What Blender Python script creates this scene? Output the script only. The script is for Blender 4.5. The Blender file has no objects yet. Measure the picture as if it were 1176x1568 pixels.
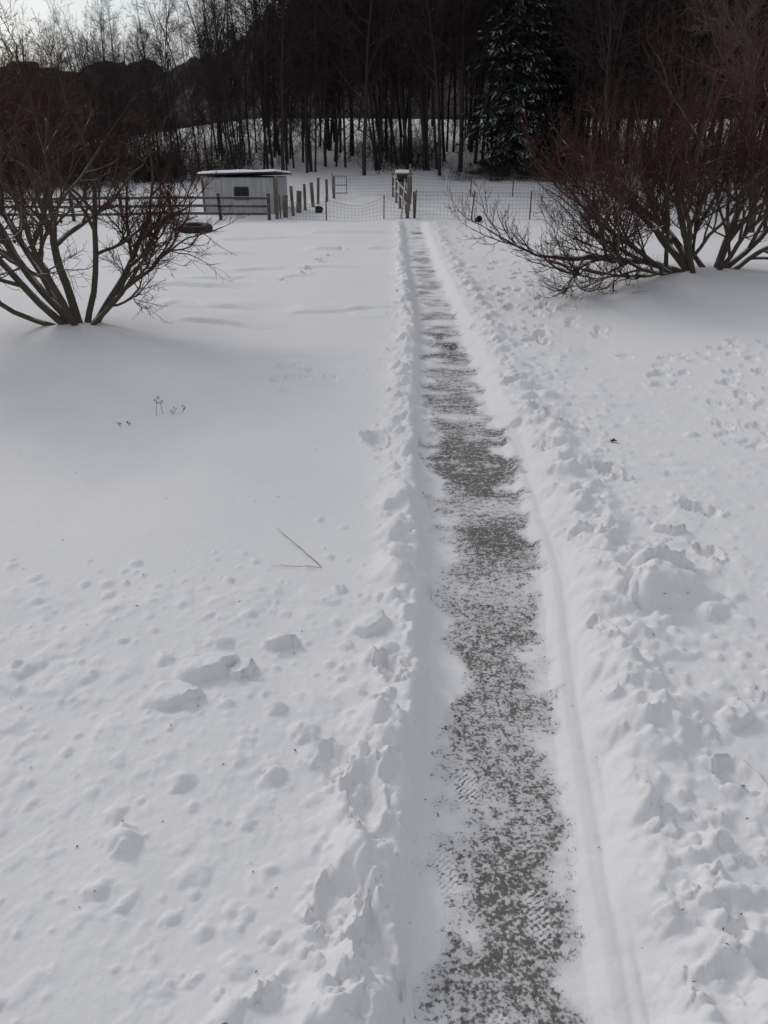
import bpy, math, random
import numpy as np
from mathutils import Vector
random.seed(7); rng=np.random.default_rng(7)
scene=bpy.context.scene
scene.view_settings.view_transform='Standard'; scene.view_settings.look='None'; scene.view_settings.exposure=0

# ---------------- helpers ----------------
def sstep(a,b,x):
    t=np.clip((x-a)/(b-a),0,1); return t*t*(3-2*t)
TAB=rng.random((16,256,256))
def vn(x,y,k=0):
    x=np.asarray(x,float);y=np.asarray(y,float)
    xi=np.floor(x).astype(int); yi=np.floor(y).astype(int)
    fx=x-xi; fy=y-yi
    fx=fx*fx*fx*(fx*(fx*6-15)+10); fy=fy*fy*fy*(fy*(fy*6-15)+10)
    T=TAB[k%16]; x0=xi&255;x1=(xi+1)&255;y0=yi&255;y1=(yi+1)&255
    return (T[x0,y0]*(1-fx)+T[x1,y0]*fx)*(1-fy)+(T[x0,y1]*(1-fx)+T[x1,y1]*fx)*fy
def fbm(x,y,s,o=3,k=0,g=.5):
    r=0;a=1;t=0;x=np.asarray(x,float)/s;y=np.asarray(y,float)/s
    for i in range(o):
        c,sn=math.cos(.7+i*1.3),math.sin(.7+i*1.3)
        r=r+a*vn(x*c-y*sn+17.3*i,x*sn+y*c+5.1*i,k+i); t+=a; a*=g; x=x*2.03;y=y*2.03
    return r/t
def mesh_np(name,V,F,attrs=None,mat=None,smooth=True,parent=None,link=True):
    me=bpy.data.meshes.new(name); V=np.asarray(V,np.float32);F=np.asarray(F,np.int32)
    k=F.shape[1]
    me.vertices.add(len(V)); me.vertices.foreach_set('co',V.ravel())
    me.loops.add(F.size); me.loops.foreach_set('vertex_index',F.ravel())
    me.polygons.add(len(F)); me.polygons.foreach_set('loop_start',np.arange(0,F.size,k,dtype=np.int32))
    me.polygons.foreach_set('loop_total',np.full(len(F),k,np.int32))
    me.update(calc_edges=True)
    me.polygons.foreach_set('use_smooth',np.full(len(F),smooth,bool))
    for n,a in (attrs or {}).items():
        at=me.attributes.new(n,'FLOAT','POINT'); at.data.foreach_set('value',np.asarray(a,np.float32))
    if mat: me.materials.append(mat)
    if not link: return me
    ob=bpy.data.objects.new(name,me); scene.collection.objects.link(ob)
    if parent: ob.parent=parent
    return ob
def empty(name,loc=(0,0,0)):
    e=bpy.data.objects.new(name,None); e.location=loc; e.empty_display_size=.3
    scene.collection.objects.link(e); return e

class NT:
    def __init__(s,name):
        s.m=bpy.data.materials.new(name); s.m.use_nodes=True; s.t=s.m.node_tree
        s.b=s.t.nodes['Principled BSDF']; s.b.inputs['Specular IOR Level'].default_value=.2
    def n(s,ty,**kw):
        o=s.t.nodes.new(ty)
        for k,v in kw.items():
            if k[0]=='_': setattr(o,k[1:],v)
            else: s.put(o,k,v)
        return o
    def put(s,o,k,v):
        i=o.inputs[int(k[1:])] if k[0]=='i' and k[1:].isdigit() else o.inputs[k]
        if isinstance(v,bpy.types.NodeSocket): s.t.links.new(v,i)
        else: i.default_value=v
    def noise(s,scale,detail=4,rough=.55,vec=None,dist=0):
        o=s.n('ShaderNodeTexNoise'); o.inputs['Scale'].default_value=scale
        o.inputs['Detail'].default_value=detail;o.inputs['Roughness'].default_value=rough;o.inputs['Distortion'].default_value=dist
        if vec is not None: s.t.links.new(vec,o.inputs['Vector'])
        return o.outputs[0]
    def coord(s): return s.n('ShaderNodeTexCoord').outputs['Object']
    def mapv(s,v,sc):
        o=s.n('ShaderNodeMapping'); s.t.links.new(v,o.inputs['Vector']); o.inputs['Scale'].default_value=sc; return o.outputs[0]
    def math(s,op,a,b=0,clamp=False):
        o=s.n('ShaderNodeMath',_operation=op,_use_clamp=clamp); s.put(o,'i0',a); s.put(o,'i1',b); return o.outputs[0]
    def rng(s,v,a,b,c=0,d=1):
        o=s.n('ShaderNodeMapRange',_interpolation_type='SMOOTHSTEP'); s.put(o,'i0',v)
        for i,x in zip((1,2,3,4),(a,b,c,d)): o.inputs[i].default_value=x
        return o.outputs[0]
    def mix(s,f,a,b):
        o=s.n('ShaderNodeMix',_data_type='RGBA'); s.put(o,'i0',f)
        for i,x in ((6,a),(7,b)):
            if isinstance(x,tuple): x=(*x,1) if len(x)==3 else x
            s.put(o,'i%d'%i,x)
        return o.outputs[2]
    def attr(s,n): return s.n('ShaderNodeAttribute',_attribute_name=n).outputs['Fac']
    def bump(s,h,st,dist):
        o=s.n('ShaderNodeBump'); o.inputs['Strength'].default_value=st;o.inputs['Distance'].default_value=dist
        s.t.links.new(h,o.inputs['Height']); s.t.links.new(o.outputs[0],s.b.inputs['Normal'])
    def col(s,c): s.put(s.b,'Base Color',(*c,1) if isinstance(c,tuple) else c)
    def rough(s,r): s.put(s.b,'Roughness',r)
    def upness(s):
        g=s.n('ShaderNodeNewGeometry'); x=s.n('ShaderNodeSeparateXYZ'); s.t.links.new(g.outputs['Normal'],x.inputs[0]); return x.outputs[2]

SNOW=(.80,.80,.815)
# ---- snow ground material
g=NT('snow_ground'); c=g.coord()
bare=g.attr('bare'); strk=g.attr('streak')
sp=g.noise(58,2,.6,c,.4); sp2=g.noise(19,2,.6,c); st=g.noise(1,3,.65,g.mapv(c,(3.2,12,1)),.8)
v=g.math('ADD',g.math('MULTIPLY',g.math('SUBTRACT',sp,.5),2.2),g.math('MULTIPLY',g.math('SUBTRACT',sp2,.5),1.7))
v=g.math('ADD',v,g.math('MULTIPLY',g.math('SUBTRACT',st,.5),g.math('MULTIPLY',strk,1.6)))
v=g.math('ADD',v,bare)
f=g.rng(v,.42,1.02)
f=g.math('MULTIPLY',f,g.rng(bare,.05,.3))
snowc=g.mix(g.noise(1.3,2,.5,c),(.78,.78,.795),(.84,.835,.835))
slush=g.mix(sp2,(.66,.66,.67),(.38,.37,.37))
b0=g.mix(g.math('MULTIPLY',g.rng(bare,.1,.7),.85),snowc,slush)
dirt=g.mix(st,(.075,.071,.067),(.20,.188,.174))
g.col(g.mix(f,b0,dirt)); g.rough(.75)
g.bump(g.noise(18,5,.65,c),.30,.022)
M_ground=g.m
# ---- bark materials
def bark(name,thick,thin,snow=.6,lo=.25):
    m=NT(name); c=m.coord(); tw=m.attr('thin')
    b=m.mix(m.noise(25,2,.7,c),tuple(x*.55 for x in thick),tuple(x*1.5 for x in thick))
    b=m.mix(tw,b,thin)
    s=m.math('MULTIPLY',m.rng(m.upness(),.35,.8),m.rng(m.noise(3.5,1,.5,c),.5-.1*snow,.62))
    s=m.math('MULTIPLY',s,m.math('SUBTRACT',snow,m.math('MULTIPLY',tw,snow*(1-lo))))
    m.col(m.mix(s,b,SNOW)); m.rough(.85); return m.m
M_maple=bark('ornamental_bark',(.080,.068,.050),(.055,.024,.021),.7,.12)
M_mapleR=bark('ornamental_bark_b',(.075,.062,.050),(.060,.022,.020),.9,.14)
M_forest=bark('forest_bark',(.042,.035,.031),(.042,.031,.028),.45,.22)
M_tan=bark('tan_bark',(.07,.055,.045),(.11,.072,.060),.3,.05)
def simple(name,a,b,sc=8,rough=.8,bump=0,mapsc=None,snow=0):
    m=NT(name); c=m.coord(); 
    if mapsc: c=m.mapv(c,mapsc)
    n=m.noise(sc,4,.65,c); k=m.mix(m.rng(n,.3,.7),a,b)
    if snow:
        k=m.mix(m.math('MULTIPLY',m.rng(m.upness(),.5,.85),snow),k,SNOW)
    m.col(k); m.rough(rough)
    if bump: m.bump(n,bump,.02)
    return m.m
M_wood=simple('weathered_wood',(.08,.066,.053),(.20,.17,.145),3,mapsc=(6,6,.8),bump=.4,snow=.9)
M_woodd=simple('dark_wood',(.045,.038,.032),(.11,.09,.075),3,mapsc=(6,6,.8),bump=.4,snow=.9)
M_rail=simple('grey_rail',(.06,.055,.055),(.13,.12,.12),3,mapsc=(.8,6,6),snow=.95)
M_siding=simple('painted_siding',(.33,.33,.34),(.46,.46,.465),2.5,mapsc=(5,5,.6),bump=.2)
M_roof=simple('roof_felt',(.03,.03,.03),(.06,.06,.06),8)
M_snow=simple('snow_cap',(.76,.77,.8),(.83,.83,.84),3,bump=.3)
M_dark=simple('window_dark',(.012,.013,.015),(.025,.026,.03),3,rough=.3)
M_rubber=simple('black_rubber',(.012,.012,.012),(.03,.03,.03),12,rough=.6)
M_wire=simple('galvanised_wire',(.16,.16,.165),(.28,.28,.285),6,rough=.5)
M_weed=simple('dried_weed_stem',(.06,.04,.03),(.13,.09,.06),30)
M_leaf=simple('brown_leaf',(.06,.03,.018),(.14,.07,.04),20)

# ---------------- terrain ----------------
TL=(-4.95,12.65); TR=(6.35,16.3)
CY=np.array([-10,0,1.8,3.0,5.0,7.7,10.1,14.3,23.3,34.6,60]); CX=np.array([.25,.36,.47,.60,.80,.88,.92,1.03,1.06,1.2,1.2])
def pc(y): return np.interp(y,CY,CX)
def base(x,y):
    x=np.asarray(x,float);y=np.asarray(y,float)
    z=.17+0*x
    hf=1-.35*sstep(-12,-30,x)
    yc=np.minimum(y,84)
    z=z+hf*(.09*np.log1p(np.exp(np.clip((yc-36)/2,-30,30)))*2)
    z=z+hf*.03*np.clip(y-53,0,50)
    z=z+.22*np.exp(-((x-TL[0])**2+(y-TL[1])**2)/3.5)
    z=z+.42*np.exp(-((x-TR[0]-.2)**2+(y-TR[1]-.3)**2)/7)
    z=z+.05*np.clip(x-2.2,0,8)*(1-sstep(20,34,y))*sstep(4,12,y)
    z=z+(fbm(x,y,4.5,2,3)-.5)*.22*sstep(1.,2.5,np.abs(x-pc(y)))*sstep(3,7,y)
    z=z-.16*np.exp(-(((x+3.6)*.5+(y-8.3)*.5)/1.0)**2)*sstep(-1.2,-2.8,x)*sstep(5,7,y)*(1-sstep(10,12,y))
    return z
ys=np.concatenate([np.linspace(-8,1.1,40),np.exp(np.linspace(math.log(1.15),math.log(62),900)),np.linspace(64,420,50)])
inner=np.linspace(-1,1,740); k=np.arange(1,31); ex=1+.035*k**2.0
S=np.concatenate([-ex[::-1],inner,ex])
W=2.1+.55*np.clip(ys,0,None)
Y=np.repeat(ys[:,None],len(S),1); X=W[:,None]*S[None,:]
Z=base(X,Y)
D=X-pc(Y)
jit=(fbm(X,Y,.35,3,5)-.5)
fade=1-sstep(32.5,35.0,Y)
lw=.36+.10*sstep(3,6,Y)*(1-sstep(8,14,Y))
dl=-D-lw+jit*.12
dr=D-(lw-.02)+jit*.05
wall=np.where(D<0,sstep(-.02,.13,dl),.0)
shelf=.38*sstep(-.03,.05,dr)+.62*sstep(.14,.32,dr+jit*.10)
shelf=np.where(Y>8.5,sstep(-.03,.22,dr),shelf)
lvl=np.where(D<0,wall,shelf); lvl=1-(1-lvl)*fade
Z=(Z-.17)+.17*lvl
Z-= .007*np.exp(-((D-lw-.10)/.02)**2)*(Y<8)*(D>0)*fade
Z-= .005*np.exp(-((D-lw-.16)/.012)**2)*(Y<8)*(D>0)*fade
pf=fbm(X,Y,.22,3,8); pf2=fbm(X,Y,.10,3,2)
Z+= fade*np.exp(-((dl-.24)/.15)**2)*(D<0)*(.02+.11*sstep(.4,.75,pf))*sstep(.05,.15,dl)
Z+= fade*np.exp(-((dr-.50)/.22)**2)*(D>0)*(.02+.09*sstep(.4,.75,pf))
off=fbm(X,Y,1.2,2,9)
ad=np.abs(D)
A=np.maximum.reduce([ (D<0)*(1-sstep(4.2,5.2,Y+(off-.5)*1.6))*.7, (D<0)*(1-sstep(.5,.9,ad+(off-.5)*.6)),
    (D>0)*(1-sstep(.9,2.0,ad+(off-.5)*1.4)), (D>0)*(1-sstep(1.8,3.2,ad+(off-.5)*1.8))*.55, (D>0)*(1-sstep(4,7,Y+(off-.5)*2))*.5,
    .5*sstep(.45,.6,off)*(D>2.5)*(1-sstep(11,13,Y))])
A=A*sstep(.0,.12,np.where(D<0,dl,dr-.12))*(1-sstep(36,40,Y))
A*=(1-.55*sstep(9,22,Y))
puff=sstep(.48,.80,fbm(X,Y,.17,2,11)); puff2=sstep(.5,.8,pf2)
Z+=A*(.038*puff*sstep(.35,.7,off+.1)+.013*puff2+.05*(fbm(X,Y,.5,2,6)-.5)+.06*(fbm(X,Y,.95,2,12)-.5)+.006*(fbm(X,Y,.035,2,12)-.5))
Z+=(1-A)*.005*(fbm(X,Y,.3,3,4)-.5)*lvl
def ridge(x0,y0,x1,y1,h,back=.8,front=.09,wob=.22,sd=0):
    dx,dy=x1-x0,y1-y0; L=math.hypot(dx,dy)
    t=((X-x0)*dx+(Y-y0)*dy)/L/L; s=((Y-y0)*dx-(X-x0)*dy)/L + (fbm(X,Y*0+sd,.9,3,sd)-.5)*wob*2
    p=np.where(s>0,np.exp(-(s/back)**2),sstep(-front,0,s))
    Z[:]+=h*1.5*p*sstep(-.02,.2,t)*(1-sstep(.75,1.02,t))*(.35+.65*sstep(.25,.55,fbm(X,Y,.9,2,sd+1)))*lvl
ridge(-4.6,15.2,-2.2,14.9,.055,sd=1); ridge(-2.0,14.1,.45,15.5,.045,sd=2); ridge(-3.7,13.4,-1.6,13.2,.05,sd=3); ridge(-.6,14.2,.5,14.5,.03,sd=4)
ridge(-5.6,17.6,-3.0,17.2,.06,sd=5); ridge(-2.5,24,.4,25,.05,sd=6); ridge(-4.3,20,-.5,20.8,.04,sd=7); ridge(-4.0,10.9,-.1,11.2,.022,back=1.2,front=.2,sd=8)
ridge(-7,22.5,-3.5,23.3,.05,sd=9); ridge(-9,27,-2,28,.06,sd=10); ridge(-5,9.4,-2.2,9.9,.022,back=1,front=.2,sd=11); ridge(-3,29,.4,29.6,.055,sd=12); ridge(-5,18.6,-1,19,.04,sd=13)
Z+= (fbm(X,Y,.5,2,6)-.5)*.07*sstep(36,42,Y)
inp=(1-lvl)
Z+=inp*(.014*(fbm(X*.35,Y,.09,3,7)-.5)+.008*(pf2-.5))
def stamp(x,y,rx,ry,h,ang=0,mode=0,sd=0):
    R=max(rx,ry)*1.15
    i0,i1=np.searchsorted(ys,[y-R,y+R]); 
    if i1-i0<1: return
    wmin,wmax=W[i0],W[min(i1,len(W)-1)]
    a=min((x-R)/wmin,(x-R)/wmax); b=max((x+R)/wmin,(x+R)/wmax)
    j0,j1=np.searchsorted(S,[a,b])
    if j1-j0<1: return
    xs=X[i0:i1,j0:j1]-x; yy=Y[i0:i1,j0:j1]-y
    ca,sa=math.cos(ang),math.sin(ang)
    u=(xs*ca+yy*sa)/rx; w=(-xs*sa+yy*ca)/ry
    nn=vn((xs+x)/(rx*.5)+sd,(yy+y)/(ry*.5),sd)-.5
    r=np.sqrt(u*u+w*w)*(1+nn*.6)
    if mode==0: p=np.clip(1-r*r,0,1)**1.3
    elif mode==1: p=sstep(1.0,.72,r)*(1+.35*u-.2*w+nn*.3)
    else: p=sstep(1.0,.5,r)-.35*np.exp(-((r-1.05)/.18)**2)*sstep(1.15,1.05,r)
    Z[i0:i1,j0:j1]+=h*p
R_=random.random
for i in range(1500):
    y=math.exp(random.uniform(math.log(1.4),math.log(20))); side=-1 if R_()<.45 else 1
    d=(.42+abs(random.gauss(0,.28))) if side<0 else (.62+abs(random.gauss(0,.5)))
    s=random.uniform(.015,.055)*(1+.3*(y>8)) 
    stamp(pc(y)+side*d,y,s,s*random.uniform(.6,1),s*random.uniform(.3,.6),R_()*3,random.choice([0,0,1]),i)
for i in range(600):
    y=random.uniform(1.3,5.2); x=random.uniform(-3.6,.0)
    s=min(.09,random.lognormvariate(-3.7,.5)); stamp(x,y,s,s*random.uniform(.6,1),s*random.uniform(.25,.55),R_()*3,0,i)
for i in range(450):
    y=random.uniform(1.3,9); x=pc(y)+random.uniform(.7,4.0)
    s=min(.10,random.lognormvariate(-3.6,.55)); stamp(x,y,s,s*random.uniform(.6,1),s*random.uniform(.25,.5),R_()*3,0,i)
for (x,y,rx,ry,h,a,m) in [(-1.05,3.75,.20,.11,.075,.3,1),(-.85,3.72,.09,.07,.06,1,1),(-1.2,3.5,.16,.1,.05,.1,1),(-.66,4.03,.12,.06,.06,.2,1),(-1.17,2.49,.085,.08,.07,0,0),
    (-.55,2.9,.06,.05,.05,0,0),(-1.0,2.85,.08,.07,.045,.4,0),(-.6,3.4,.07,.05,.05,0,0),(1.98,4.65,.36,.24,.16,.3,0),(2.0,4.95,.26,.12,.12,.2,1),(1.75,4.5,.14,.1,.08,.9,1),(2.2,4.4,.13,.1,.07,.2,0),
    (2.3,5.6,.15,.06,.06,-.5,1),(1.55,3.6,.10,.08,.06,0,0),(1.9,3.3,.12,.08,.05,.6,1),(-.05,3.3,.10,.16,.06,0,0),(-.12,2.4,.13,.2,.07,0,0),(-.1,4.2,.12,.1,.06,.5,1),
    (1.5,2.5,.09,.07,.05,0,0),(1.9,2.2,.13,.09,.05,.4,1),(1.25,2.7,.05,.06,.05,0,0),(2.9,4.3,.1,.08,.06,0,0)]:
    stamp(x,y,rx,ry,h,a,m,int(abs(x*100)))
for (x,y,rx,ry,h,a) in [(2.16,6.9,.12,.2,-.10,.5),(1.95,8.5,.14,.42,-.12,.5),(1.65,7.6,.1,.15,-.07,.2),(2.7,6.0,.1,.2,-.07,.9),(2.5,5.2,.09,.16,-.06,.3),(1.7,9.9,.12,.18,-.08,.2),
    (-.2,2.15,.10,.16,-.05,.1),(-.25,3.0,.08,.13,-.05,.1),(1.75,2.9,.09,.13,-.05,.5),(1.6,5.5,.1,.15,-.06,.2),(1.4,4.2,.07,.1,-.05,.4),
    (-.1,2.75,.09,.2,-.07,.2),(-.02,1.95,.10,.22,-.07,.1),(.02,3.75,.08,.14,-.06,.2)]:
    stamp(x,y,rx,ry,h,a,2,3)
for i in range(120):
    t=R_(); y=12+t*11; x=2.2+ (y-12)*.28+random.gauss(0,.7)
    stamp(x,y,.12,.2,-random.uniform(.03,.08),random.uniform(-.6,.6),2,i)
for i in range(90):
    y=random.uniform(7.5,12); x=random.uniform(3.6,6.8)
    stamp(x,y,.11,.17,-random.uniform(.02,.05),random.uniform(-.9,.9),2,i)
for i in range(40):
    y=random.uniform(17,33); x=pc(y)+random.uniform(.8,3)
    stamp(x,y,.14,.25,-random.uniform(.03,.08),random.uniform(-.4,.4),2,i)
for (x,y) in [(-1.6,21.5),(-1.9,20.3),(-1.5,23),(-1.75,22.2),(-2.3,18.5),(-1.9,19.3),(-.1,7.75),(-1.3,24.5)]: stamp(x,y,.13,.24,-.09,.3,2,5)
for i in range(12): stamp(-1.2+random.gauss(0,.35),10.4+random.gauss(0,.3),.1,.16,-.025,R_(),2,i)
# bare-ground density
off2=fbm(X,Y,.5,3,14)
lat=sstep(1.12,.45,np.abs(D-.03)/lw+(pf-.5)*1.2+(off2-.5)*.7)
dens=np.interp(Y,[0,2.6,3.1,3.6,4.2,5.8,6.5,7.2,8.4,9.5,14,24,35],[.78,.74,.60,.46,.68,.78,.60,.86,.88,.64,.52,.42,.30])
bareA=lat*(dens+(off2-.5)*1.0*sstep(1.5,3,Y)+(fbm(X*.4+Y*.12,Y,.26,3,10)-.5)*.8*sstep(5,7,Y))
for (fx,fy,fa) in [(.28,2.45,.1),(.66,2.25,-.1),(.45,1.75,.15),(.42,3.0,.1)]:
    u=(X-fx)*math.cos(fa)+(Y-fy)*math.sin(fa); v_=-(X-fx)*math.sin(fa)+(Y-fy)*math.cos(fa)
    m=sstep(1.1,.7,np.sqrt((u/.06)**2+(v_/.14)**2)+(pf2-.5)*1.2); pat=sstep(-.1,.4,np.sin(u*190)*np.sin(v_*200+1))
    bareA=bareA*(1-m*.6)+m*.6*(pat*1.0); Z-=m*.003*pat
bareA=np.clip(bareA*sstep(0,.8,inp),0,1)*fade
streak=.25+.75*sstep(4.5,8,Y)
ny,nx=Z.shape
idx=np.arange(ny*nx).reshape(ny,nx)
F=np.stack([idx[:-1,:-1],idx[:-1,1:],idx[1:,1:],idx[1:,:-1]],-1).reshape(-1,4)
mesh_np('snowy_ground',np.stack([X,Y,Z],-1).reshape(-1,3),F,{'bare':bareA.ravel(),'streak':streak.ravel()},M_ground)
def hz(x,y):
    i=int(np.clip(np.searchsorted(ys,y),0,ny-1)); j=int(np.clip(np.searchsorted(S,x/W[i]),0,nx-1)); return float(Z[i,j])

# ---------------- trees ----------------
class Tree:
    def __init__(s): s.g={}
    def add(s,pts,rads,thin,sides):
        s.g.setdefault((len(pts),sides),[]).append((pts,rads,thin))
    def arrays(s):
        Vs=[];Fs=[];As=[];o=0
        for (n,sd),L in s.g.items():
            P=np.array([l[0] for l in L],float);R=np.array([l[1] for l in L],float);A=np.array([l[2] for l in L],float)
            T=np.gradient(P,axis=1); T/=np.linalg.norm(T,axis=2,keepdims=True)+1e-9
            m=np.abs(T[:,:1,2:3])<.9
            ref=np.where(m,np.array([0,0,1.]),np.array([1.,0,0])); ref=np.broadcast_to(ref,T.shape)
            U=np.cross(T,ref);U/=np.linalg.norm(U,axis=2,keepdims=True)+1e-9;Vv=np.cross(T,U)
            a=np.arange(sd)*2*math.pi/sd
            V=P[:,:,None]+R[:,:,None,None]*(np.cos(a)[None,None,:,None]*U[:,:,None]+np.sin(a)[None,None,:,None]*Vv[:,:,None])
            B=len(L); id_=np.arange(B*n*sd).reshape(B,n,sd)+o
            nx_=np.roll(id_,-1,axis=2)
            F=np.stack([id_[:,:-1],nx_[:,:-1],nx_[:,1:],id_[:,1:]],-1).reshape(-1,4)
            Vs.append(V.reshape(-1,3));Fs.append(F);As.append(np.repeat(A.ravel(),sd)); o+=B*n*sd
        return np.concatenate(Vs),np.concatenate(Fs),np.concatenate(As)
def rv(s=1): return Vector((random.gauss(0,s),random.gauss(0,s),random.gauss(0,s)))
def grow(T,p,d,L,r,lev,P):
    n=P['n'][lev]; pts=[tuple(p)];rads=[r];q=p.copy();d=d.normalized();ds=[d.copy()]
    r1=r*P['taper'][lev]
    for i in range(n):
        d=(d+rv(P['wob'][lev])+Vector((0,0,P['up'][lev]))).normalized()
        q=q+d*(L/n); pts.append(tuple(q)); ds.append(d.copy()); rads.append(r+(r1-r)*(i+1)/n)
    th=[min(1,max(0,(P['tr']-x)/P['tr']*1.3)) for x in rads]
    T.add(pts,rads,th,P['sides'][lev])
    if lev+1>=len(P['n']): return
    nc=P['kids'][lev]; nc=int(nc*random.uniform(.75,1.25)+.5)
    for c in range(nc):
        f=P['start'][lev]+(1-P['start'][lev])*((c+random.random())/nc)
        if c==nc-1: f=1
        k=min(n-1,int(f*n)); u=f*n-k
        a=Vector(pts[k]);b=Vector(pts[k+1]);pp=a.lerp(b,u);dd=ds[k+1]
        perp=dd.cross(rv()).normalized()
        ang=math.radians(random.uniform(*P['ang'][lev])) if f<1 else math.radians(random.uniform(5,20))
        nd=dd*math.cos(ang)+perp*math.sin(ang)
        rr=(rads[k]+(rads[k+1]-rads[k])*u)*P['rr'][lev]
        LL=L*P['ll'][lev]*random.uniform(.6,1.2)*(1-P['lf'][lev]*f)
        grow(T,pp,nd,LL,max(rr,P['rmin']),lev+1,P)

def ornamental(name,loc,stems,P,mat,leaves=25):
    T=Tree(); e=empty(name,loc)
    for (az,tilt,L,r,ox,oy) in stems:
        a=math.radians(az);t=math.radians(tilt)
        grow(T,Vector((ox*.6,oy*.6,-.15)),Vector((math.cos(a)*math.sin(t),math.sin(a)*math.sin(t),math.cos(t))),L,r,0,P)
    V,F,A=T.arrays(); mesh_np('branches',V,F,{'thin':A},mat,parent=e)
    print(name,len(F),V.min(0),V.max(0))
    tips=V[A>.8]; LV=[];LF=[]
    low=tips[tips[:,2]<2.6]
    for i in range(leaves):
        c=low[random.randrange(len(low))]; s=random.uniform(.03,.06); u=rv().normalized()*s; w=Vector((random.gauss(0,.3),random.gauss(0,.3),-1)).normalized()*s*1.6
        o=len(LV); c=Vector(c); LV+= [tuple(c),tuple(c+u*.6+w*.5),tuple(c+w),tuple(c-u*.6+w*.45)]; LF.append((o,o+1,o+2,o+3))
    mesh_np('dead_leaves',LV,LF,None,M_leaf,smooth=False,parent=e)
    return e
random.seed(21)
PL=dict(n=[8,7,6,5,4,2],taper=[.6,.5,.5,.5,.5,.5],wob=[.11,.15,.17,.17,.17,.17],up=[.05,.07,.08,.08,.07,.05],sides=[8,6,5,4,3,3],
  kids=[5,5.2,5,4.5,3],start=[.32,.2,.15,.15,.15],ang=[(22,55),(25,60),(25,60),(25,60),(25,60)],rr=[.68,.66,.62,.6,.7],ll=[.78,.68,.62,.6,.6],lf=[.25,.3,.3,.3,.3],rmin=.0036,tr=.015)
z0=hz(*TL)
stemsL=[(10,42,2.2,.060,.12,.02),(50,28,2.6,.055,.08,.12),(95,10,3.0,.075,-.02,.0),(165,30,2.9,.07,-.14,.02),(188,50,2.7,.065,-.2,-.02),(215,60,2.4,.045,-.25,0),(265,26,2.6,.055,-.05,-.1),(335,46,1.9,.04,.12,-.08),(130,20,3.0,.065,-.3,.08)]
ornamental('bare_ornamental_tree',(*TL,z0),stemsL,PL,M_maple,20)
PR=dict(PL,up=[.025,.08,.11,.13,.13,.11],kids=[6,5.2,5,4.6,3],start=[.2,.15,.12,.12,.15],wob=[.12,.15,.15,.14,.13,.13])
z1=hz(*TR)
stemsR=[(182,68,3.0,.075,-.1,0),(168,44,2.9,.075,-.05,.05),(205,76,2.8,.055,-.15,-.03),(225,42,2.6,.06,-.05,-.15),(100,22,2.7,.08,.0,.1),
  (60,30,2.8,.075,.85,.45),(10,45,2.8,.065,.9,.35),(345,62,2.6,.055,.9,.3),(140,50,2.7,.055,.7,.5),(190,80,2.4,.04,-.2,0),(280,42,2.5,.05,.7,.2),(20,15,2.9,.06,.8,.3),(172,25,2.9,.06,0,0)]
ornamental('bare_ornamental_tree',(*TR,z1),stemsR,PR,M_mapleR,45)

random.seed(5)
PT=dict(n=[7,6,5,4,2],taper=[.5,.45,.45,.5,.5],wob=[.06,.12,.14,.16,.16],up=[.02,.05,.05,.04,.02],sides=[8,6,4,3,3],
  kids=[13,9,8,7],start=[.15,.15,.15,.15],ang=[(30,65),(30,60),(30,60),(25,60)],rr=[.5,.55,.5,.55],ll=[.60,.54,.5,.5],lf=[.25,.3,.3,.3],rmin=.007,tr=.03)
for (x,y,L) in [(12.6,28,6.8),(18.5,32,8)]:
    T=Tree(); grow(T,Vector((0,0,-.2)),Vector((-.05,0,1)),L,.15,0,PT); V,F,A=T.arrays()
    ob=mesh_np('bare_deciduous_tree',V,F,{'thin':A},M_tan); ob.location=(x,y,hz(x,y))

# forest variants
PF=dict(n=[7,4,3,1],taper=[.3,.4,.4,.5],wob=[.05,.13,.16,.0],up=[.02,.07,.06,.0],sides=[5,3,3,3],
  kids=[22,8,6],start=[.30,.15,.1],ang=[(30,65),(25,60),(25,60)],rr=[.42,.5,.55],ll=[.33,.5,.55],lf=[.55,.3,.3],rmin=.010,tr=.05)
variants=[]
for i in range(6):
    T=Tree(); L=random.uniform(12,16); P=dict(PF,start=[random.uniform(.12,.30),.15,.1])
    grow(T,Vector((0,0,-.4)),Vector((random.gauss(0,.05),random.gauss(0,.05),1)),L,random.uniform(.075,.13),0,P)
    V,F,A=T.arrays(); variants.append(mesh_np('forest_tree_mesh',V,F,{'thin':A},M_forest,link=False))
PB=dict(n=[3,2,1],taper=[.5,.5,.5],wob=[.12,.15,.0],up=[.06,.05,.0],sides=[3,3,3],kids=[5,4],start=[.15,.15],ang=[(20,60),(25,60)],rr=[.6,.6],ll=[.6,.55],lf=[.3,.3],rmin=.007,tr=.04)
bush=[]
for i in range(3):
    T=Tree()
    for s in range(14):
        a=R_()*6.28;t=random.uniform(.1,.9); grow(T,Vector((random.gauss(0,.5),random.gauss(0,.5),-.1)),Vector((math.cos(a)*t,math.sin(a)*t,1)),random.uniform(.5,1.7),.013,0,PB)
    V,F,A=T.arrays(); bush.append(mesh_np('undergrowth_mesh',V,F,{'thin':A},M_forest,link=False))
forest=empty('distant_forest'); cnt=0
def inst(me,x,y,s,par=forest,nm='tree',sz=None):
    ob=bpy.data.objects.new(nm,me); ob.location=(x,y,hz(x,y)-.1); ob.rotation_euler=(random.gauss(0,.04),random.gauss(0,.04),R_()*6.28)
    ob.scale=(s,s,sz or s); scene.collection.objects.link(ob); ob.parent=par
def edge(x):
    return float(np.interp(x,[-60,-30,-20,-10,0,8,20,40,70],[40,42,45,49,50,49,43,40,40]))
def tall(x,y):
    px=x/(y*.95)
    return float(np.interp(px,[-.6,-.45,-.3,-.2,-.12,0,.6],[.48,.48,.53,.66,.85,1.05,1.15]))
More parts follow.
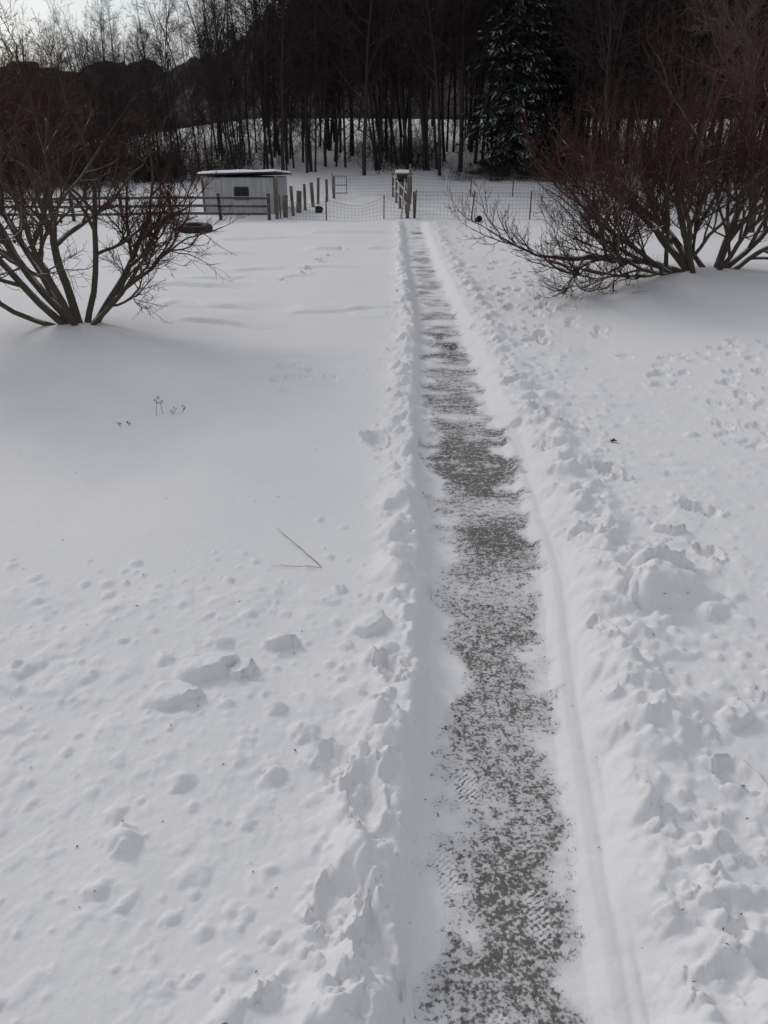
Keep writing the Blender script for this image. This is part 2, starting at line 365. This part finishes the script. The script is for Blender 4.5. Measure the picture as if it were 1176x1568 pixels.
for i in range(520):
    x=random.uniform(-.66,.68)*55
    y=edge(x)+abs(random.gauss(0,1))*14+random.random()*2
    if y>84: continue
    x=x*y/55
    if (x-7.3)**2+(y-50.5)**2<6 or (y<50 and abs(x-7.3)<3): continue
    s=tall(x,y)*random.uniform(.75,1.2)*(y/60 if x/y<-.12 else 1); inst(random.choice(variants),x,y,s); cnt+=1
for i in range(300):
    y=44+random.random()*30; x=random.uniform(-.6,.7)*y
    if y<edge(x)+1 or abs(x-7.3)<1.5 and y<52: continue
    inst(random.choice(bush),x,y,random.uniform(.5,1.5),nm='undergrowth')
for i in range(110):
    x=random.uniform(-36,-9); y=edge(x)+random.uniform(-1,4); inst(random.choice(bush),x,y,random.uniform(.9,2.0),nm='undergrowth')
for i in range(25):
    x=random.uniform(4,11); y=48.5+random.uniform(-1,1); inst(random.choice(bush),x,y,random.uniform(.5,.9),nm='undergrowth')
print('forest',cnt)

# spruce
M=NT('spruce_needles'); c=M.coord(); sn=M.attr('snow')
gcol=M.mix(M.noise(3,2,.6,c),(.010,.016,.012),(.03,.042,.03))
M.col(M.mix(sn,gcol,SNOW)); M.rough(.9); M_spr=M.m
def spruce(x,y,H,Rm,seed,name='snow_dusted_spruce_tree'):
    rr=random.Random(seed); e=empty(name,(x,y,hz(x,y)))
    T=Tree(); T.add([(0,0,-.3+i*H/6) for i in range(7)],[.24*(1-i/6.5) for i in range(7)],[0]*7,8)
    V=[];F=[];A=[]
    z=.9
    while z<H-.3:
        fr=z/H; Lm=Rm*(1-fr)**.75*min(1,.75+z*.15)
        for b in range(9):
            a=rr.random()*6.283; L=Lm*rr.uniform(.55,1.2); dz=rr.uniform(-.12,.12)
            n=max(4,int(L/.22)); pts=[]; bs=rr.random()<.5
            for k in range(n+1):
                t=k/n; pts.append(Vector((math.cos(a)*L*t,math.sin(a)*L*t,z+dz-L*.38*t+L*.12*t*t*t)))
            T.add([tuple(pts[0]),tuple(pts[n//2]),tuple(pts[n])],[.03,.02,.006],[1,1,1],3)
            side=Vector((-math.sin(a),math.cos(a),0)); out=Vector((math.cos(a),math.sin(a),0))
            for k in range(1,n+1):
                t=k/n; w=(.55*(1-t)+.14)*min(1,L*.5)
                for sg in (-1,0,1):
                    ln=w*rr.uniform(.7,1.3)+.12
                    d=(side*sg*rr.uniform(.7,1.2)+out*rr.uniform(.3,.8)+Vector((0,0,-rr.uniform(.15,.9)))).normalized()*ln
                    wd=d.cross(Vector((rr.gauss(0,.5),rr.gauss(0,.5),1))).normalized()*rr.uniform(.04,.08)
                    p=pts[k]; o=len(V)
                    V+=[tuple(p-wd*.6),tuple(p+wd*.6),tuple(p+d*.6+wd),tuple(p+d),]; F.append((o,o+1,o+2,o+3))
                    s=(rr.random()<(.30 if bs else .05))*rr.uniform(.2,.7); A+=[s]*4
        z+=.30
    Vt,Ft,At=T.arrays(); mesh_np('trunk',Vt,Ft,{'thin':At},M_forest,parent=e)
    mesh_np('foliage',V,F,{'snow':A},M_spr,smooth=False,parent=e)
spruce(7.3,50,19,3.0,1)
spruce(10.8,54,18,2.9,2)
spruce(-25,43,7,3.2,3)

# distant wooded hill
hx=np.linspace(-160,190,1400); hy=np.linspace(0,1,14)
HX,HT=np.meshgrid(hx,hy); HY=84+HT*45
top=np.interp(hx,[-160,-60,-34,-22,-14,-4,190],[12,12.5,13.5,15,21,32,36])
HZ=5+(top[None]-6+(2.0*(fbm(HX,HY*0,3.2,2,3)-.5)+5.0*(fbm(HX,HY*0,.55,2,5)-.5)))*sstep(0,1,HT)+2*(fbm(HX,HY,3,3,3)-.5)
HZ[0]-=6
id_=np.arange(HX.size).reshape(HX.shape)
F=np.stack([id_[:-1,:-1],id_[:-1,1:],id_[1:,1:],id_[1:,:-1]],-1).reshape(-1,4)
M_hill=simple('wooded_hillside',(.018,.014,.013),(.07,.058,.054),1,mapsc=(1.6,.4,.10))
mesh_np('distant_wooded_hill',np.stack([HX,HY,HZ],-1).reshape(-1,3),F,None,M_hill)

# ---------------- built things ----------------
def boxes(name,L,mat,parent=None,bev=.006):
    from mathutils import Euler
    V=[];F=[]
    for b in L:
        cx,cy,cz,sx,sy,sz=b[:6]; E=Euler(b[6:9] if len(b)>6 else (0,0,0)).to_matrix(); o=len(V)
        for dx,dy,dz in [(-1,-1,-1),(1,-1,-1),(1,1,-1),(-1,1,-1),(-1,-1,1),(1,-1,1),(1,1,1),(-1,1,1)]:
            V.append(tuple(E@Vector((dx*sx/2,dy*sy/2,dz*sz/2))+Vector((cx,cy,cz))))
        F+=[(o,o+3,o+2,o+1),(o+4,o+5,o+6,o+7),(o,o+1,o+5,o+4),(o+1,o+2,o+6,o+5),(o+2,o+3,o+7,o+6),(o+3,o,o+4,o+7)]
    ob=mesh_np(name,V,F,None,mat,smooth=False,parent=parent)
    if bev:
        m=ob.modifiers.new('bevel','BEVEL'); m.width=bev; m.segments=1
    return ob
sx,sy=-6.2,37.6; sh=empty('garden_shed',(sx,sy,hz(sx,sy)-.25)); sh.rotation_euler=(0,0,math.radians(-7))
w,dp,h=3.15,2.4,1.65
boxes('walls',[(0,-dp/2,h/2,w,.06,h),(0,dp/2,h/2,w,.06,h),(-w/2+.03,0,h/2,.06,dp-.07,h),(w/2-.03,0,h/2,.06,dp-.07,h)],M_siding,sh)
boxes('siding_battens',[(-w/2+.2+i*.3,-dp/2-.04,h/2,.03,.018,h-.02) for i in range(10) if abs(-w/2+.2+i*.3-.12)>.36],M_siding,sh,0)
boxes('corner_posts',[(w/2+.04,-dp/2-.03,h/2,.09,.1,h+.02),(-w/2-.04,-dp/2-.03,h/2,.07,.1,h)],M_wood,sh)
boxes('window',[(.12,-dp/2-.032,1.02,.56,.03,.46)],M_dark,sh)
boxes('window_frame',[(.12,-dp/2-.045,1.27,.66,.05,.04),(.12,-dp/2-.045,.77,.66,.05,.04),(-.19,-dp/2-.045,1.02,.04,.05,.46),(.43,-dp/2-.045,1.02,.04,.05,.46),(.12,-dp/2-.052,1.02,.02,.02,.46)],M_woodd,sh)
boxes('roof',[(0,0,h+.10,w+.4,dp+.5,.07,math.radians(-3),math.radians(-1.8),0)],M_roof,sh,.01)
gx,gy=np.meshgrid(np.linspace(-1,1,40),np.linspace(-1,1,24)); ed=np.clip(1-np.maximum(np.abs(gx)**10,np.abs(gy)**8),0,1)
rx=gx*(w+.4)/2;ry=gy*(dp+.5)/2
rz=h+.14+rx*math.tan(math.radians(1.8))-ry*math.tan(math.radians(3))+ed**.5*(.09+.05*(fbm(rx,ry,.7,2,3)))-.012
id_=np.arange(gx.size).reshape(gx.shape);F=np.stack([id_[:-1,:-1],id_[:-1,1:],id_[1:,1:],id_[1:,:-1]],-1).reshape(-1,4)
mesh_np('roof_snow',np.stack([rx,ry,rz],-1).reshape(-1,3),F,None,M_snow,parent=sh)
# rail fence
rf=empty('wooden_rail_fence'); xs=np.arange(-21.2,-4.4,2.05); L=[];Rl=[]
for i,x in enumerate(xs):
    y=34.4; L.append((x,y,hz(x,y)+.45,.12,.12,1.2,0,random.gauss(0,.03),0))
    if i<len(xs)-1:
        x2=xs[i+1]
        for q in (.25,.55,.87):
            za=hz(x,y)+q;zb=hz(x2,y)+q+random.gauss(0,.02); Rl.append(((x+x2)/2,y-.085,(za+zb)/2,x2-x+.1,.045,.11,0,-math.atan2(zb-za,x2-x),0))
boxes('posts',L,M_woodd,rf);boxes('rails',Rl,M_rail,rf)
pp=empty('wooden_fence_posts'); L=[]
for (x,y,hh,wd,t) in [(-4.5,34.7,1.75,.14,.02),(-4.2,35.2,1.0,.2,.05),(-3.95,35.6,1.3,.13,-.04),(-3.75,36.5,1.0,.22,.06),(-3.55,37.2,1.2,.12,0),(-3.3,38.2,1.15,.15,-.05),(-3.1,39.2,1.25,.12,.04),(-2.75,40.0,1.1,.12,0),(-2.5,41.5,1.1,.12,.0)]:
    L.append((x,y,hz(x,y)+hh/2-.1,wd,.1,hh,0,t,0))
boxes('posts',L,M_wood,pp)
gp=empty('wooden_gate_posts'); L=[]
for (x,y,hh,wd,t) in [(1.02,34.9,1.75,.15,.03),(1.28,35.0,1.15,.10,-.02),(.95,36.5,1.5,.11,-.06),(.75,38.2,1.2,.11,.02),(.6,40,1.2,.1,0),(.45,42,1.2,.1,0),(1.15,37.5,1.55,.12,.03),(1.25,39.8,1.6,.12,0),(1.3,42,1.6,.12,0)]:
    L.append((x,y,hz(x,y)+hh/2-.1,wd,.12,hh,0,t,0))
boxes('posts',L,M_wood,gp)
def rails(name,segs,mat,par,r=.03):
    T=Tree()
    for a,b in segs: T.add([a,tuple((Vector(a)+Vector(b))/2),b],[r]*3,[0]*3,6)
    V,F,A=T.arrays(); return mesh_np(name,V,F,{'thin':A},mat,parent=par)
rails('side_rails',[((.97,34.9,hz(1,34.9)+q),(.45,42,hz(.45,42)+q)) for q in (.5,.95)],M_wood,gp,.035)
rails('leaning_pole',[((.72,34.75,hz(.7,34.7)),(.92,36.4,hz(.9,36.4)+1.3))],M_wood,gp,.04)
bx=empty('wooden_feeder_box',(.95,42,hz(.95,42)-.7)); 
boxes('post',[(0,0,.75,.1,.1,1.3)],M_wood,bx)
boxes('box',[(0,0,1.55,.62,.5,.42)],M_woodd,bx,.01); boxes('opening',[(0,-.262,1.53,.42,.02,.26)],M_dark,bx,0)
boxes('roof',[(0,-.03,1.81,.8,.66,.05,.12,0,0)],M_wood,bx)
boxes('roof_snow',[(0,-.03,1.875,.76,.62,.07,.12,0,0)],M_snow,bx,.02)
def wire(name,pts,H,cell=.15,r=.0045,post=2.4,sag=0):
    e=empty(name); T=Tree(); L=[]
    for (xa,ya),(xb,yb) in zip(pts[:-1],pts[1:]):
        ln=math.hypot(xb-xa,yb-ya); n=max(1,int(ln/cell))
        P=[(xa+(xb-xa)*i/n,ya+(yb-ya)*i/n) for i in range(n+1)]
        G=[base(p[0],p[1]).item()+0.0 for p in P]; tops=[H-sag*math.sin(math.pi*((i*cell)%post)/post) for i in range(n+1)]
        for i,(x,y) in enumerate(P):
            T.add([(x,y,G[i]-.05),(x,y,G[i]+tops[i])],[r]*2,[0]*2,3)
            if i%int(post/cell)==0: L.append((x,y+.03,G[i]+H/2,.05,.05,H+.15,0,random.gauss(0,.05),0))
        rows=int(H/cell)
        for k in range(rows+1):
            for i in range(n):
                fa,fb=k/rows*tops[i],k/rows*tops[i+1]
                rr=r*(1.6 if k==rows else 1)
                T.add([(P[i][0],P[i][1],G[i]+fa),(P[i+1][0],P[i+1][1],G[i+1]+fb)],[rr]*2,[0]*2,3)
    V,F,A=T.arrays(); mesh_np('wire_mesh',V,F,{'thin':A},M_wire,parent=e); boxes('stakes',L,M_woodd,e,0)
wire('wire_mesh_fence',[(1.34,34.9),(14,34.4)],1.05)
wire('wire_mesh_fence',[(-4.4,34.9),(-2.4,34.2),(.9,34.8)],.85,sag=.25)
wire('wire_mesh_fence',[(-2.6,42.3),(.45,42.6)],1.0,sag=.1,post=3)
wire('wire_mesh_fence',[(1.4,42.4),(6.5,42.0),(14,41)],1.0,sag=.1,post=3)
tg=empty('metal_tube_gate'); y=41.2; z=hz(-2.2,y)
rails('frame',[((-2.55,y,z+.25),(-2.55,y,z+1.05)),((-1.85,y,z+.25),(-1.85,y,z+1.05)),((-2.55,y,z+1.05),(-1.85,y,z+1.05)),((-2.55,y,z+.65),(-1.85,y,z+.65)),((-2.55,y,z+.28),(-1.85,y,z+.28))],M_wire,tg,.025)
def torus(name,x,y,z,R,r,mat,tilt=0):
    e=empty(name,(x,y,z)); e.rotation_euler=(tilt,tilt*.6,0)
    a=np.linspace(0,2*math.pi,49)[:-1]; b=np.linspace(0,2*math.pi,17)[:-1]; A,B=np.meshgrid(a,b,indexing='ij')
    pr=np.sign(np.cos(B))*np.abs(np.cos(B))**.7*r; pz=np.sign(np.sin(B))*np.abs(np.sin(B))**.7*r*.85
    groove=1-.04*(np.cos(A*40)>0)*(np.cos(B)>.3)
    V=np.stack([(R+pr*groove)*np.cos(A),(R+pr*groove)*np.sin(A),pz],-1).reshape(-1,3)
    i=np.arange(48*16).reshape(48,16); F=np.stack([i,np.roll(i,-1,0),np.roll(np.roll(i,-1,0),-1,1),np.roll(i,-1,1)],-1).reshape(-1,4)
    mesh_np('casing',V,F,None,mat,parent=e)
    gr,ga=np.meshgrid(np.linspace(0,1,8),a,indexing='ij'); V=np.stack([gr*(R-r*.3)*np.cos(ga),gr*(R-r*.3)*np.sin(ga),.05-.08*gr**2+.0*ga],-1).reshape(-1,3)
    i=np.arange(8*48).reshape(8,48); F=np.stack([i[:-1],i[1:],np.roll(i[1:],-1,1),np.roll(i[:-1],-1,1)],-1).reshape(-1,4)
    mesh_np('snow_inside',V,F,None,M_snow,parent=e)
torus('rubber_tire',-7.0,30.3,hz(-7.0,30.3)+.12,.48,.16,M_rubber,tilt=.06)
def bucket(name,x,y,R,H,tilt):
    e=empty(name,(x,y,hz(x,y)+H*.4)); e.rotation_euler=tilt
    prof=[(0,0),(R*.8,0),(R,H),(R*1.07,H),(R*1.07,H*.93),(R*.98,H*.92),(R*.75,.03),(0,.03)]
    n=20; V=[];F=[]
    for (r,z) in prof:
        for k in range(n): a=k*2*math.pi/n; V.append((max(r,.001)*math.cos(a),max(r,.001)*math.sin(a),z-H/2))
    for j in range(len(prof)-1):
        for k in range(n): F.append((j*n+k,j*n+(k+1)%n,(j+1)*n+(k+1)%n,(j+1)*n+k))
    mesh_np('shell',V,F,None,M_rubber,parent=e)
bucket('black_bucket',3.9,34.0,.12,.24,(1.2,0,.5))
bucket('black_bucket',-2.9,36.6,.18,.2,(.5,.3,0))
st=empty('tree_stump',(9.6,38,hz(9.6,38))); T=Tree(); T.add([(0,0,-.1),(0,0,.2),(0,0,.5),(0.02,0,.52)],[.34,.27,.24,.01],[0]*4,12); V,F,A=T.arrays(); mesh_np('stump',V,F,{'thin':A},M_forest,parent=st)
T=Tree(); T.add([(0,0,.5),(0,0,.56),(0,0,.64),(0,0,.67)],[.25,.28,.2,.01],[0]*4,12); V,F,A=T.arrays(); mesh_np('snow_cap',V,F,{'thin':A},M_snow,parent=st)

# ---------------- small things ----------------
def stalks(name,x,y,L):
    T=Tree(); e=empty(name,(x,y,hz(x,y)))
    for (ox,oy,h,lx) in L:
        pts=[(ox+lx*t*t,oy,h*t-.02) for t in (0,.33,.66,1)]; T.add(pts,[.003,.0025,.0025,.002],[0]*4,4)
        for k in range(4):
            t=random.uniform(.45,1); p=Vector((ox+lx*t*t,oy,h*t-.02)); d=Vector((random.choice([-1,1])*.014,random.gauss(0,.01),.018)); q=p+d
            T.add([tuple(p),tuple(q),tuple(q+d*.3),tuple(q+d*.8)],[.0015,.002,.007,.002],[0]*4,5)
    V,F,A=T.arrays(); mesh_np('stems',V,F,{'thin':A},M_weed,parent=e)
stalks('dried_weed',-2.75,8.9,[(0,0,.22,.03),(.07,.02,.27,-.02),(.2,-.03,.10,.05)])
stalks('dried_weed',-2.42,8.85,[(0,0,.10,.04)])
stalks('dried_weed',-3.0,8.6,[(0,0,.07,.02),(-.1,0,.05,-.02)])
def twig(x1,y1,x2,y2,r=.004):
    T=Tree(); n=7; pts=[]
    for i in range(n+1):
        t=i/n; x=x1+(x2-x1)*t+random.gauss(0,.003);y=y1+(y2-y1)*t+random.gauss(0,.003); pts.append((x,y,hz(x,y)+.012))
    T.add(pts,[r*(1-.6*i/n) for i in range(n+1)],[0]*(n+1),5)
    for i in (3,5):
        a=Vector(pts[i]); b=a+Vector((random.gauss(0,.04),random.gauss(0,.04),.02)); T.add([tuple(a),tuple(b)],[r*.5,r*.3],[0,0],4)
    return T
T=twig(-.47,5.0,-.87,5.6,.0028); T2=twig(-.46,4.98,-.84,4.98,.002)
for k,v in T2.g.items(): T.g.setdefault(k,[]).extend(v)
V,F,A=T.arrays(); mesh_np('fallen_twig',V,F,{'thin':A},M_weed)
def leafmesh(x,y,s,name):
    a=np.linspace(0,2*math.pi,21)[:-1]; r=s*(.55+.45*np.abs(np.cos(a*2.5))); z=hz(x,y)+.012
    V=[(x,y,z+.01)]+[(x+r[i]*math.cos(a[i]),y+r[i]*math.sin(a[i]),z+.02*abs(math.sin(a[i]*1.5))) for i in range(20)]
    F=[(0,1+i,1+(i+1)%20) for i in range(20)]
    mesh_np(name,V,F,None,M_leaf,smooth=False)
leafmesh(2.45,7.75,.045,'fallen_leaf')
V=[];F=[]
for i in range(150):
    y=math.exp(random.uniform(math.log(1.5),math.log(8))); x=random.uniform(-.55,.55)*(y+1.6)
    if abs(x-pc(y))<.3: continue
    s=random.uniform(.003,.008); z=hz(x,y)+.005; a=R_()*6.28; o=len(V); l=s*random.uniform(1,2.5)
    ca,sa=math.cos(a),math.sin(a)
    V+=[(x-ca*l,y-sa*l,z),(x+sa*s*.5,y-ca*s*.5,z+s*.6),(x+ca*l,y+sa*l,z+s*.3),(x-sa*s*.5,y+ca*s*.5,z+s*.3)]; F.append((o,o+1,o+2,o+3))
mesh_np('scattered_leaf_debris',V,F,None,M_leaf,smooth=False)

# ---------------- light ----------------
el=math.radians(32); az=math.radians(-42)
sd=Vector((math.sin(az)*math.cos(el),math.cos(az)*math.cos(el),math.sin(el)))
L=bpy.data.lights.new('sun','SUN'); L.energy=.8; L.angle=math.radians(15); L.color=(1,.96,.91)
so=bpy.data.objects.new('sun',L); so.rotation_euler=(-sd).to_track_quat('-Z','Y').to_euler(); scene.collection.objects.link(so)
w=bpy.data.worlds.new('World'); scene.world=w; w.use_nodes=True; t=w.node_tree; bg=t.nodes['Background']; bg.inputs[1].default_value=.095
sk=t.nodes.new('ShaderNodeTexSky'); sk.sky_type='NISHITA'; sk.sun_disc=False; sk.sun_elevation=el; sk.sun_rotation=az%(2*math.pi)
tc=t.nodes.new('ShaderNodeTexCoord'); mp=t.nodes.new('ShaderNodeMapping'); mp.inputs['Scale'].default_value=(1,1,2.6); t.links.new(tc.outputs['Generated'],mp.inputs[0])
nz=t.nodes.new('ShaderNodeTexNoise'); nz.inputs['Scale'].default_value=5; nz.inputs['Detail'].default_value=4; t.links.new(mp.outputs[0],nz.inputs[0])
mr=t.nodes.new('ShaderNodeMapRange'); mr.inputs[1].default_value=.36; mr.inputs[2].default_value=.55; mr.inputs[3].default_value=.35; mr.inputs[4].default_value=.98; t.links.new(nz.outputs[0],mr.inputs[0])
# clouds are brighter around the veiled sun
dt=t.nodes.new('ShaderNodeVectorMath'); dt.operation='DOT_PRODUCT'; t.links.new(tc.outputs['Generated'],dt.inputs[0]); dt.inputs[1].default_value=tuple(sd)
m2=t.nodes.new('ShaderNodeMapRange'); m2.inputs[1].default_value=.55; m2.inputs[2].default_value=1; t.links.new(dt.outputs['Value'],m2.inputs[0])
cm=t.nodes.new('ShaderNodeMix'); cm.data_type='RGBA'; t.links.new(m2.outputs[0],cm.inputs[0]); cm.inputs[6].default_value=(5.0,5.05,5.3,1); cm.inputs[7].default_value=(9.5,9.4,9.3,1)
mx=t.nodes.new('ShaderNodeMix'); mx.data_type='RGBA'; t.links.new(mr.outputs[0],mx.inputs[0]); t.links.new(sk.outputs[0],mx.inputs[6]); t.links.new(cm.outputs[2],mx.inputs[7])
t.links.new(mx.outputs[2],bg.inputs[0])
# ---------------- camera ----------------
cam=bpy.data.cameras.new('camera'); cam.sensor_fit='VERTICAL'; cam.sensor_height=24; cam.sensor_width=18; cam.lens=24*1178/1568; cam.clip_end=2000; cam.clip_start=.05
co=bpy.data.objects.new('camera',cam); co.location=(0,0,3.0); co.rotation_euler=(math.radians(90-25.4),0,0); scene.collection.objects.link(co); scene.camera=co
